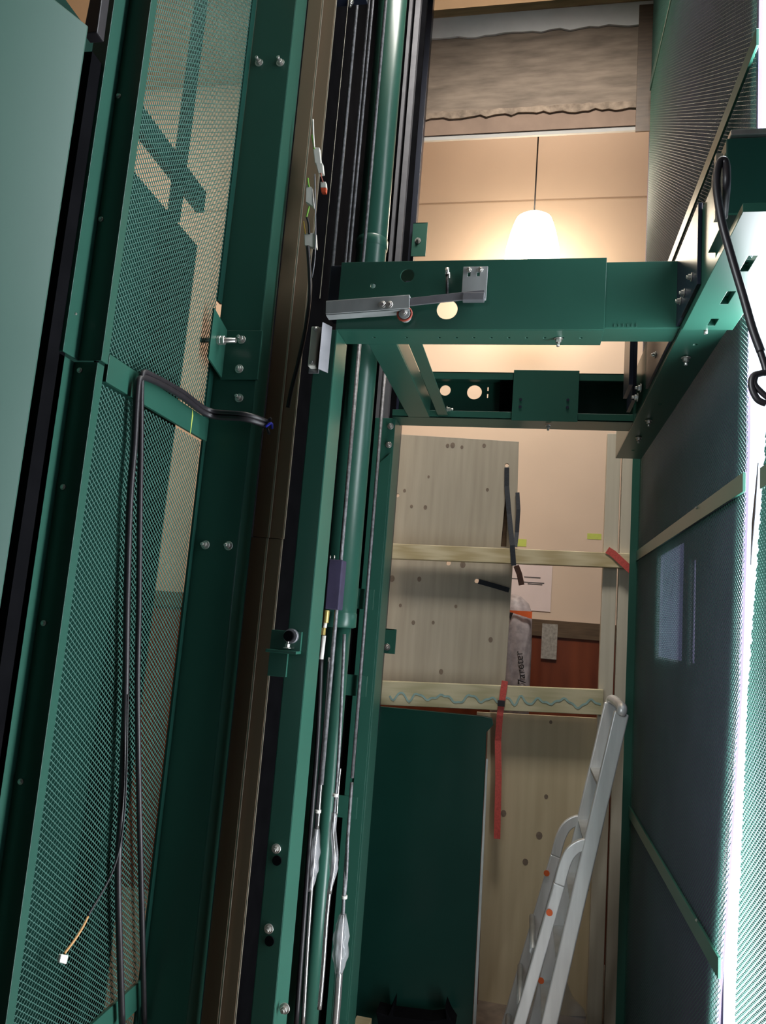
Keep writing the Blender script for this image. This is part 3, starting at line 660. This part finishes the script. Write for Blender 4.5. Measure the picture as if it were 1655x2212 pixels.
rootmesh(MB().ngon([at(1637,1000,X=XR),at(1630,1110,X=XR),at(1622,1200,X=XR),at(1621,1220,X=XR),at(1624,1130,X=XR)],(0.002,0,0)), 'mesh_offcut', M['rubber'], 'thin dark sliver hanging in the bright gap of the right wall','strip')

# ------------------------------------------------------------------ control box and its cable
b0 = at(1570,297,Y=1.52); zb0 = HB+0.022; zt0 = at(1600,297,Y=1.52).z
r = thing('control_box', 'dark green steel control box at the upper right edge', 'control box', (0.44,1.58,zb0))
MB().box((b0.x,1.52,zb0),(0.505,1.652,zt0)).build('housing', M['green_dark'], r, 0.003)
MB().box((b0.x+0.006,1.512,zt0+0.001),(0.507,1.656,zt0+0.014)).build('lid', M['zinc'], r, 0.002)
MB().box((b0.x-0.016,1.54,zb0+0.01),(b0.x-0.002,1.555,zt0-0.02)).build('lit_side_strip', M['lit_edge_pale'], r, 0.001)  # pale strip painting the light on the box's left edge
MB().box((b0.x-0.004,1.50,zb0-0.006),(0.505,1.655,zb0-0.001)).build('base_flange', M['green'], r, 0.001)
Yk = 1.40
K = lambda x,y: at(x,y,Y=Yk)
mb = MB().tube(spline([at(1564,470,Y=1.47),K(1570,400),K(1568,352),K(1554,352),K(1548,400),K(1560,480),K(1582,560),K(1606,640),K(1626,710),K(1644,760)],8),0.0075,10)
mb.tube(spline([K(1640,752),K(1655,800),K(1646,806),K(1628,812),K(1624,835),K(1636,862),K(1655,872)],6),0.006,10)
mb.tube(spline([K(1636,806),K(1630,828),K(1644,846),K(1660,860)],6),0.005,10)
rootmesh(mb, 'electric_cable', M['rubber'], 'black cable hanging from the control box, coiled at its end', 'cable')

# ------------------------------------------------------------------ cables on the left
r = thing('electric_cable', 'pair of thick black cables hanging down the left mesh wall', 'cable', at(300,812,X=-0.975))
Q = lambda x,y,X=-0.975: at(x,y,X=X)
mb = MB().tube(spline([Q(580,922,-0.80),Q(530,905,-0.85),Q(452,897,-0.965),Q(390,855),Q(330,822),Q(303,818),Q(296,850),Q(290,960),Q(280,1090),Q(274,1300),Q(271,1500),Q(262,1750),Q(255,1900),Q(264,2212)],8),0.0085,10)
mb.build('cable', M['rubber'], r)
mb = MB().tube(spline([Q(580,912,-0.80),Q(530,895,-0.85),Q(452,886,-0.965),Q(392,845),Q(332,812),Q(309,806),Q(305,840),Q(304,960),Q(302,1090),Q(300,1300),Q(297,1480),Q(300,1700),Q(306,1950),Q(312,2212)],8),0.0075,10)
mb.build('cable', M['rubber'], r)
mb = MB()
for e in ((586,903),(590,918),(582,938)): mb.tube(spline([Q(555,908,-0.83),Q(572,914,-0.81),Q(e[0],e[1],-0.79)],4),0.0045,8)
mb.build('loose_ends', M['rubber'], r)
MB().tube(spline([Q(574,922,-0.80),Q(586,914,-0.785),Q(588,926,-0.785)],4),0.004,8).build('blue_core', M['wire_blue'], r)
MB().tube([Q(557,905,-0.835),Q(556,917,-0.835)],0.012,10).build('cable_tie', M['black'], r)
r = thing('sensor_lead', 'thin dark lead with pale plug dangling at lower left mesh', 'lead', Q(132,2080,-0.965))
MB().tube(spline([Q(276,1500,-0.962),Q(272,1700,-0.962),Q(262,1810,-0.962),Q(240,1890,-0.962),Q(190,1978,-0.962)],8),0.0026,8).build('lead', M['rubber'], r)
MB().tube(spline([Q(190,1980,-0.962),Q(178,2004,-0.96),Q(160,2032,-0.96),Q(139,2060,-0.96)],5),0.0028,8).build('orange_cores', M['wire_orange'], r)
mb = MB().slab([Q(126,2060,-0.958),Q(142,2062,-0.958),Q(137,2082,-0.958),Q(122,2078,-0.958)],(0.008,0,0)); mb.build('plug', M['plastic_white'], r, 0.002)
# white connectors hanging beside the rail
Yc = 2.15
Kc = lambda x,y: at(x,y,Y=Yc)
r = thing('wiring_connectors', 'white plastic wire connectors dangling beside the brown guide rail', 'wiring', Kc(665,540))
def plug(pts, name, m, t=0.016): MB().slab([Kc(*p) for p in pts],(0,t,0)).build(name, M[m], r, 0.002)
plug([(676,318),(690,318),(694,356),(680,352)],'connector','plastic_white'); plug([(682,352),(697,352),(699,374),(688,376)],'connector','plastic_white')
plug([(692,392),(704,392),(705,405),(692,405)],'connector','plastic_white'); plug([(692,405),(705,405),(704,415),(694,415)],'red_end','plastic_red')
plug([(661,398),(674,404),(678,448),(660,436)],'connector','plastic_white')
plug([(657,503),(682,503),(684,536),(658,530)],'connector','plastic_white')
for pts,m,rr in (([(676,258),(677,290),(679,320)],'plastic_white',0.003),([(674,292),(677,308),(679,322)],'wire_green',0.003),([(693,374),(695,385),(698,394)],'ring_red',0.002),
               ([(665,385),(666,395),(668,404)],'wire_green',0.003),([(668,446),(665,458),(662,470)],'wire_green',0.003),([(656,478),(658,492),(660,506)],'wire_yellow',0.002),
               ([(663,470),(667,485),(668,506)],'rubber',0.004),([(680,376),(681,440),(682,500),(680,560),(674,600)],'grey_strip',0.0022)):
    MB().tube(spline([Kc(*p) for p in pts],5),rr,8).build('wire', M[m], r)
mb = MB().tube(spline([Kc(665,532),Kc(669,590),Kc(669,640),Kc(660,710),Kc(645,780),Kc(630,840),Kc(622,880)],8),0.0065,10)
mb.build('lead_cable', M['rubber'], r)
# small angle and bolt high between ropes
p0 = at(712,0,Y=2.45); p1 = at(795,14,Y=2.45)
r = thing('rope_clamp', 'dark clamp bar with one bolt at the top of the ropes', 'clamp', (p0.x,2.45,p1.z))
MB().box((p0.x,2.40,p1.z),(p1.x,2.44,p1.z+0.05)).build('bar', M['navy'], r, 0.001)
bolt(r, (at(754,2,Y=2.4).x,2.42,p1.z), (0,0,-1), 0.009, 0.010, 0.010)

# ------------------------------------------------------------------ pendant lamp
YL = 4.35
lc = at(1154,466,Y=YL); lx, lzt = lc.x, lc.z
r = thing('pendant_lamp', 'lit white opal pendant lamp hanging on a thin cord', 'lamp', (lx,YL,lzt-0.5))
MB().tube([(lx,YL,lzt),(lx,YL,5.75)],0.0045,8).build('cord', M['rubber'], r)
MB().lathe([(0,0.02),(0.03,0.018),(0.035,-0.01),(0.0,-0.012)],(lx,YL,lzt),20).build('cap', M['plastic_white'], r)
MB().lathe([(0.02,0),(0.075,-0.008),(0.108,-0.03),(0.120,-0.06),(0.138,-0.12),(0.160,-0.22),(0.166,-0.30),(0.150,-0.38),(0.10,-0.43),(0.0,-0.445)],(lx,YL,lzt),40).build('shade', M['opal'], r)
r = None

# ------------------------------------------------------------------ boarding in the back opening
YP = 4.06
def board(name, pts, Y, t, m, label, cat, group=None, bevel=0.0015, holes=()):
    P = [at(x,y,Y=Y) for x,y in pts]
    mb = MB()
    mb.plate([(p.x,p.z) for p in P], list(holes), lambda a,b_: (a,Y,b_), (0,t,0))
    return rootmesh(mb, name, M[m], label, cat, group, bevel)
def hole(px,py,rp,Y): 
    p = at(px,py,Y=Y); return circle(p.x,p.z,rp,16)
board('plywood_sheet', [(800,934),(1121,954),(1118,1060),(1091,1484),(780,1470)], YP, 0.018, 'plywood', 'grey plywood sheet filling the upper left of the boarding', 'plywood sheet', None, 0.0015,
      [hole(1095,1005,0.0105,YP),hole(1030,1255,0.0120,YP),hole(969,1216,0.0130,YP),hole(859,1070,0.0100,YP),[(p.x,p.z) for p in (at(1094,1050,Y=YP),at(1097,1060,Y=YP),at(1094,1181,Y=YP),at(1082,1181,Y=YP))]])
P_ = [at(x,y,Y=YP+0.03) for x,y in ((1076,1040),(1100,1040),(1098,1190),(1074,1190))]
rootmesh(MB().slab(P_,(0,0.015,0)), 'batten', M['dado_rail'], 'short brown batten showing through the slot beside the black straps', 'batten')
mb = MB()
for px,py,rp in ((978,962,8),(967,963,6),(847,1250,9),(1060,1382,7),(953,1451,7),(906,1251,7),(998,966,5),(1046,963,6),(926,1030,4),(874,1060,5),(889,1094,5),(919,1096,6),(1053,1058,5),(1000,1220,9),(865,1308,5),(936,1345,5),(893,1345,6),(985,1310,5)):
    p = at(px,py,Y=YP-0.0006); mb.ngon([(x,YP-0.0008,z) for x,z in circle(p.x,p.z,rp*0.0021*0.8,10,rp*0.0021)],(0,0.0006,0))
rootmesh(mb, 'knot_marks', M['stain'], 'dark knots and holes scattered on the grey plywood sheet', 'marks')['kind'] = 'stuff'
board('plywood_sheet', [(1030,1538),(1306,1552),(1301,2197),(1010,2190)], YP+0.005, 0.018, 'plywood_warm', 'warm yellow plywood sheet behind the ladder', 'plywood sheet')
mb = MB()
for px,py,rp in ((1088,1757,7),(1180,1721,5),(1165,1805,8),(1135,1862,7),(1190,1560,4),(1270,1922,3)):
    p = at(px,py,Y=YP+0.004); mb.ngon([(x,YP+0.0042,z) for x,z in circle(p.x,p.z,rp*0.0024*0.85,10,rp*0.0024)],(0,0.0006,0))
rootmesh(mb, 'knot_marks', M['stain'], 'brown knots on the warm yellow plywood sheet', 'marks')['kind'] = 'stuff'
def timber(px0,py0,px1,py1,h0,h1,Y,t,m,lab,cat='timber rail'):
    a = at(px0,py0,Y=Y); b = at(px1,py1,Y=Y); a2 = at(px0,py0+h0,Y=Y); b2 = at(px1,py1+h1,Y=Y)
    return rootmesh(MB().slab([a2,b2,b,a],(0,t,0)), 'timber_rail', M[m], lab, cat, 'horizontal timber rails', 0.003)
timber(826,1173,1371,1196,33,32,3.96,0.045,'timber','pale pine rail across the boarding, upper one with black strap')
timber(800,1470,1304,1490,52,55,3.965,0.045,'timber_stained','green stained timber rail with wavy crayon line, lower one')
# wavy crayon line on the lower rail
pts = []
for k in range(121):
    t = k/120; x = 842+456*t; y = 1503+17*t + (7+3*math.sin(t*23))*math.sin(t*66+2.2*math.sin(t*11))+2*math.sin(t*150); pts.append(at(x,y,Y=3.9635))
rootmesh(MB().ribbon(pts,0.010,0.0006,(0,-1,0)), 'crayon_line', M['green_marker'], 'wavy blue green crayon line along the lower timber rail', 'crayon line')
for x0,x1,xb0,xb1,Y,lab in ((1313,1343,1306,1338,4.01,'left plank of the wooden post at the right of the boarding'),(1347,1376,1340,1372,4.005,'right plank of the wooden post beside the green corner angle')):
    a = at(x0,930,Y=Y); b = at(x1,930,Y=Y)
    rootmesh(MB().box((a.x,Y,0),(b.x,Y+0.045,zr(1.08))), 'timber_post', M['post_wood'], lab, 'timber post', 'wooden post planks', 0.003)
# green panel
pts = [(819,1526),(1040,1547),(1063,1551),(1066,1566),(1051,1582),(1049,1640),(1020,2218),(762,2218)]
P_ = [at(x,y,Y=3.90) for x,y in pts]
P_ = [Vector((p.x*(1-0.07*t), 3.90*(1-0.07*t), CAM.z+(p.z-CAM.z)*(1-0.07*t))) for p in P_ for t in [max(0,min(1,(P_[0].z-p.z)/(P_[0].z-P_[-1].z)))]]
r = thing('steel_sheet', 'dark bottle green steel panel leaning below the stained rail', 'panel', ((P_[0].x+P_[2].x)/2,3.65,min(p.z for p in P_)))
MB().ngon(P_,(0,0.03,0)).build('face', M['door_green'], r, 0.002)
MB().slab([P_[5]+Vector((0.003,0.002,0)),P_[6]+Vector((0.003,0.002,0)),P_[6]+Vector((0.016,0.002,0)),P_[5]+Vector((0.012,0.002,0))],(0,0.02,0)).build('edge', M['galv'], r)
p = at(825,1547,Y=3.899); MB().box((p.x-0.02,3.8965,p.z-0.006),(p.x+0.022,3.8995,p.z+0.006)).build('tab', M['zinc'], r, 0.001)
# red board edge behind the panel and plywood
rootmesh(MB().ngon([at(1046,1560,Y=4.02),at(1054,1560,Y=4.02),at(1030,2230,Y=4.02),at(1018,2230,Y=4.02)],(0,0.02,0)), 'batten', M['red_wood'], 'narrow red brown batten between green panel and yellow plywood', 'batten')
# straps
def strap(pts, Y, w, m, lab, cat='strap', grp='straps on the boarding'):
    return rootmesh(MB().ribbon([at(x,y,Y=Y) if len(q)==0 else at(x,y,Y=q[0]) for x,y,*q in pts], w, 0.002, (0,-1,0)), 'strap', M[m], lab, cat, grp)
strap([(1095,1010,4.052),(1095,1050,4.05),(1100,1110,4.02),(1107,1178,3.956),(1110,1222,3.955)],4.0,0.026,'strap_black','black strap from a hole in the grey plywood over the pine rail')
strap([(1118,1064,4.052),(1120,1100,4.03),(1117,1150,4.02),(1113,1182,3.957)],4.03,0.022,'strap_black','second black strap hanging at the right edge of the grey plywood')
strap([(1034,1256,4.057),(1070,1266,4.05),(1100,1275,4.05)],4.05,0.026,'strap_black','short slanting black strap below the pine rail')
strap([(1115,1222,4.02),(1122,1240,4.03),(1127,1264,4.04)],4.03,0.03,'strap_brown','brown strap end hanging below the pine rail')
strap([(1312,1188,3.957),(1325,1196,3.956),(1345,1215,3.955),(1369,1237,3.956)],3.995,0.036,'strap_red','red strap wrapped round pine rail and post at the right')
strap([(1091,1471,3.961),(1088,1490,3.958),(1085,1512,3.956),(1080,1545,3.958),(1076,1600,3.99),(1077,1680,3.99),(1074,1812,3.985)],3.99,0.032,'strap_red','long red ratchet strap hanging over the yellow plywood')
a = at(1083,1523,Y=3.955)
mb = MB().box((a.x-0.018,3.944,a.z-0.006),(a.x+0.018,3.9525,a.z+0.024)); rootmesh(mb,'strap_buckle',M['rubber'],'dark metal buckle on the long red strap','buckle',None,0.002)
# wall things seen through the gap
p0 = at(1098,1226,Y=YW-0.004); p1 = at(1189,1322,Y=YW-0.004)
r = thing('paper_notice', 'pale pinkish paper notice taped on the hall wall', 'notice', (p0.x,YW-0.002,p1.z))
MB().box((p0.x-0.03,YW-0.0035,p1.z),(p1.x,YW-0.001,p0.z+0.03)).build('sheet', M['paper'], r)
mb = MB()
for py,xa,xb in ((1257,1130,1176),(1261,1140,1172),(1249,1100,1118),(1246,1132,1168)):
    a = at(xa,py,Y=YW-0.004); b = at(xb,py,Y=YW-0.004); mb.box((a.x,YW-0.0042,a.z-0.004),(b.x,YW-0.0034,a.z+0.003))
mb.build('print_lines', M['ink'], r)
for px0,py0,px1,py1,lab in ((1118,1164,1137,1181,'small lime green tape patch right of the black straps'),(1269,1152,1299,1166,'wide lime green tape patch left of the wooden post')):
    a = at(px0,py0,Y=YW); b = at(px1,py1,Y=YW)
    rootmesh(MB().box((a.x,YW-0.0015,b.z),(b.x,YW-0.0002,a.z)),'tape_patch',M['tape'],lab,'tape','lime tape patches')
# pale tape on the panelling, insulation bag
a = at(1172,1343,Y=YW-0.034); b = at(1202,1425,Y=YW-0.034)
rootmesh(MB().box((a.x,YW-0.0322,b.z),(b.x,YW-0.0305,a.z-0.01)),'tape_patch',M['stain_grey'],'faded grey tape strip on the brown panelling','tape')
r = thing('insulation_bag', 'white printed insulation bag with orange band behind the boarding', 'bag', (0.0,4.45,0.0))
L = [(1092,1290),(1098,1286),(1110,1282),(1126,1288),(1143,1304),(1149,1322),(1150,1340),(1149,1400),(1147,1440),(1142,1560),(1138,1640),(1132,1900),(1124,2160),(1030,2160),(1040,1900),(1056,1560),(1064,1400),(1075,1300)]
P_ = [at(x,y,Y=4.40) for x,y in L]
cx = sum(p.x for p in P_)/len(P_); czz = sum(p.z for p in P_)/len(P_)
mb = MB(); ring = []
for s_,dy in ((1.0,0.10),(1.0,0.05),(0.93,0.01),(0.70,-0.012),(0.35,-0.016)):
    ring.append([Vector((cx+(p.x-cx)*s_,4.40+dy+0.004*math.sin(i*2.3+dy*90),czz+(p.z-czz)*s_)) for i,p in enumerate(P_)])
n = len(P_); vs = [v for q in ring for v in q] + [Vector((cx,4.384,czz))]
fs = [(i*n+k,i*n+(k+1)%n,(i+1)*n+(k+1)%n,(i+1)*n+k) for i in range(len(ring)-1) for k in range(n)] + [((len(ring)-1)*n+k,(len(ring)-1)*n+(k+1)%n,len(ring)*n) for k in range(n)]
mb.add(vs,fs,True).build('sack', M['bag_film'], r)
MB().ngon([at(x,y,Y=4.380) for x,y in ((1098,1318),(1150,1321),(1149,1337),(1102,1322))],(0,0.0015,0)).build('orange_band', M['orange'], r)
MB().ngon([at(x,y,Y=4.380) for x,y in ((1099,1322),(1109,1324),(1102,1341))],(0,0.0015,0)).build('black_mark', M['print_black'], r)
def text(s_, size, loc, rot, m, name, parent):
    c = bpy.data.curves.new('txt','FONT'); c.body = s_; c.size = size; c.extrude = 0.0005; c.resolution_u = 3
    t = bpy.data.objects.new('txt', c); COL.objects.link(t)
    dg = bpy.context.evaluated_depsgraph_get(); me = bpy.data.meshes.new_from_object(t.evaluated_get(dg))
    bpy.data.objects.remove(t); me.materials.append(m)
    o = bpy.data.objects.new(name, me); COL.objects.link(o); o.parent = parent
    o.location = Vector(loc)-ORG[parent.name]; o.rotation_euler = rot; return o
text('7areter', 0.062, at(1136,1478,Y=4.378), (math.pi/2, -math.pi/2-0.16, 0), M['print_black'], 'lettering', r)

# ------------------------------------------------------------------ folded ladder
r = thing('folding_ladder', 'folded aluminium stepladder leaning against the wooden post', 'ladder', (0.15,3.5,0.0))
YA_, YB_ = 3.30, 3.70
t0 = Vector((0.402,0,1.53))
t1 = t0 + (Vector((0.169,0,0.244))-Vector((0.405,0,1.461)))*(1.53/1.217)
def rail(y, a, b, w, t, name='stile', m='alu'):
    d = (b-a).normalized(); c = Vector((-d.z,0,d.x))*w/2
    a = Vector((a.x,y,a.z)); b = Vector((b.x,y,b.z))
    return MB().slab([a-c,b-c,b+c,a+c],(0,t,0)).build(name, M[m], r, 0.006, 3)
for y in (YA_,YB_): rail(y, t0, t1, 0.060, 0.026)
MB().tube(spline([Vector((t0.x-0.004,YA_,t0.z-0.005)),Vector((t0.x+0.002,YA_+0.03,t0.z+0.022)),Vector((t0.x+0.002,YB_-0.01,t0.z+0.022)),Vector((t0.x-0.004,YB_+0.026,t0.z-0.005))],6),0.021,14).build('top_bow', M['alu'], r)
fr = Vector((0.169-0.405,0,0.244-1.461)).normalized()
e1 = Vector((0.035,0,0.281)) + fr*0.285
for y in (YA_+0.002,YB_+0.002):
    # bent hoop then straight stile
    s0 = t0 + fr*0.545; hook = [s0 + Vector((0.012,0,0.0)), s0 + Vector((-0.030,0,-0.004)), s0 + Vector((-0.072,0,-0.034)), s0+Vector((-0.098,0,-0.085)), s0+Vector((-0.118,0,-0.17))]
    hp = [Vector((p.x,y+0.013,p.z)) for p in spline(hook,6)]
    MB().ribbon([p+Vector((0,0.013,0)) for p in hp], 0.044, 0.026, (0,-1,0)).build('hoop', M['alu'], r, 0.004)
    rail(y, hook[-1], e1, 0.046, 0.026, 'stile')
for k in range(1,6):
    c = t0 + fr*(0.24*k+0.06); MB().slab([Vector((c.x-0.028,YA_+0.027,c.z)),Vector((c.x+0.024,YA_+0.027,c.z+0.006)),Vector((c.x+0.024,YB_-0.001,c.z+0.006)),Vector((c.x-0.028,YB_-0.001,c.z))],(0.006,0,-0.025)).build('tread', M['galv'], r, 0.002)
for k in range(3):
    c = e1 - fr*(0.12+0.22*k); MB().tube([(c.x,YA_+0.028,c.z),(c.x,YB_+0.002,c.z)],0.013,12).build('rung', M['galv'], r)
for px,py,Y in ((1187,1971,3.297),(1169,2118,3.6),(1202,2147,3.55),(1181,1886,3.698)):
    p = at(px,py,Y=Y); MB().tube([p,p+Vector((0,-0.004,0))],0.013,16).build('orange_cap', M['orange'], r)
# plastic bag at the ladder foot
c0 = at(1180,2185,Y=3.75)
bm = bmesh.new(); bmesh.ops.create_icosphere(bm, subdivisions=4, radius=1.0)
mb = MB(); rnd = random.Random(3); dirs = [Vector((rnd.uniform(-1,1),rnd.uniform(-1,1),rnd.uniform(-1,1))).normalized() for _ in range(26)]
vs = []
for v in bm.verts:
    k = 1 + 0.16*sum(math.sin(5*v.co.dot(d)+i) for i,d in enumerate(dirs))/5
    vs.append((c0.x + v.co.x*0.16*k, 3.85 + v.co.y*0.085*k, max(0.002, 0.10 + v.co.z*0.15*k)))
bm.verts.ensure_lookup_table(); mb.add(vs,[tuple(v.index for v in f.verts) for f in bm.faces],True); bm.free()
rootmesh(mb,'plastic_bag',M['film'],'crumpled translucent plastic bag on the floor under the ladder','plastic bag')
# dark scrap in front of the green panel
P_ = [at(x,y,Y=3.5) for x,y in ((812,2186),(838,2194),(850,2166),(848,2196),(930,2206),(964,2202),(961,2174),(972,2200),(984,2218),(820,2228))]
mb = MB().ngon(P_,(0,0.10,0)); rootmesh(mb,'rubber_offcut',M['black'],'black torn rubber offcut at the foot of the green panel','offcut',None,0.003)
a = at(770,2206,Y=3.5); mb = MB().box((a.x-0.01,3.48,a.z-0.06),(a.x+0.06,3.55,a.z+0.0)); rootmesh(mb,'wood_block',M['timber'],'pale wood block at the foot of the far upright','block',None,0.003)

# ------------------------------------------------------------------ fixings belong to the part they sit on
def bb(o):
    c = np.array([tuple(v.co) for v in o.data.vertices]); return c.min(0), c.max(0)
SMALL = ('bolt','screw','nut','red_end','roller_hub','pin_clip','terminal','orange_cap','hole_plug','cable_tie','blue_core')
for root in [o for o in S.objects if o.type == 'EMPTY' and not o.parent]:
    kids = [o for o in root.children if o.type == 'MESH']
    hosts = [o for o in kids if not o.name.split('.')[0] in SMALL]
    boxes = [bb(o) for o in hosts]
    for o in kids:
        if o in hosts or not hosts: continue
        lo, hi = bb(o); c = (lo+hi)/2
        d = [float(np.linalg.norm(np.maximum(0, np.maximum(b0-c, c-b1)))) for b0,b1 in boxes]
        vol = [float(np.prod(b1-b0+0.001)) for b0,b1 in boxes]
        k = min(range(len(d)), key=lambda i: (round(d[i],2), vol[i]))
        if d[k] < 0.05: o.parent = hosts[k]
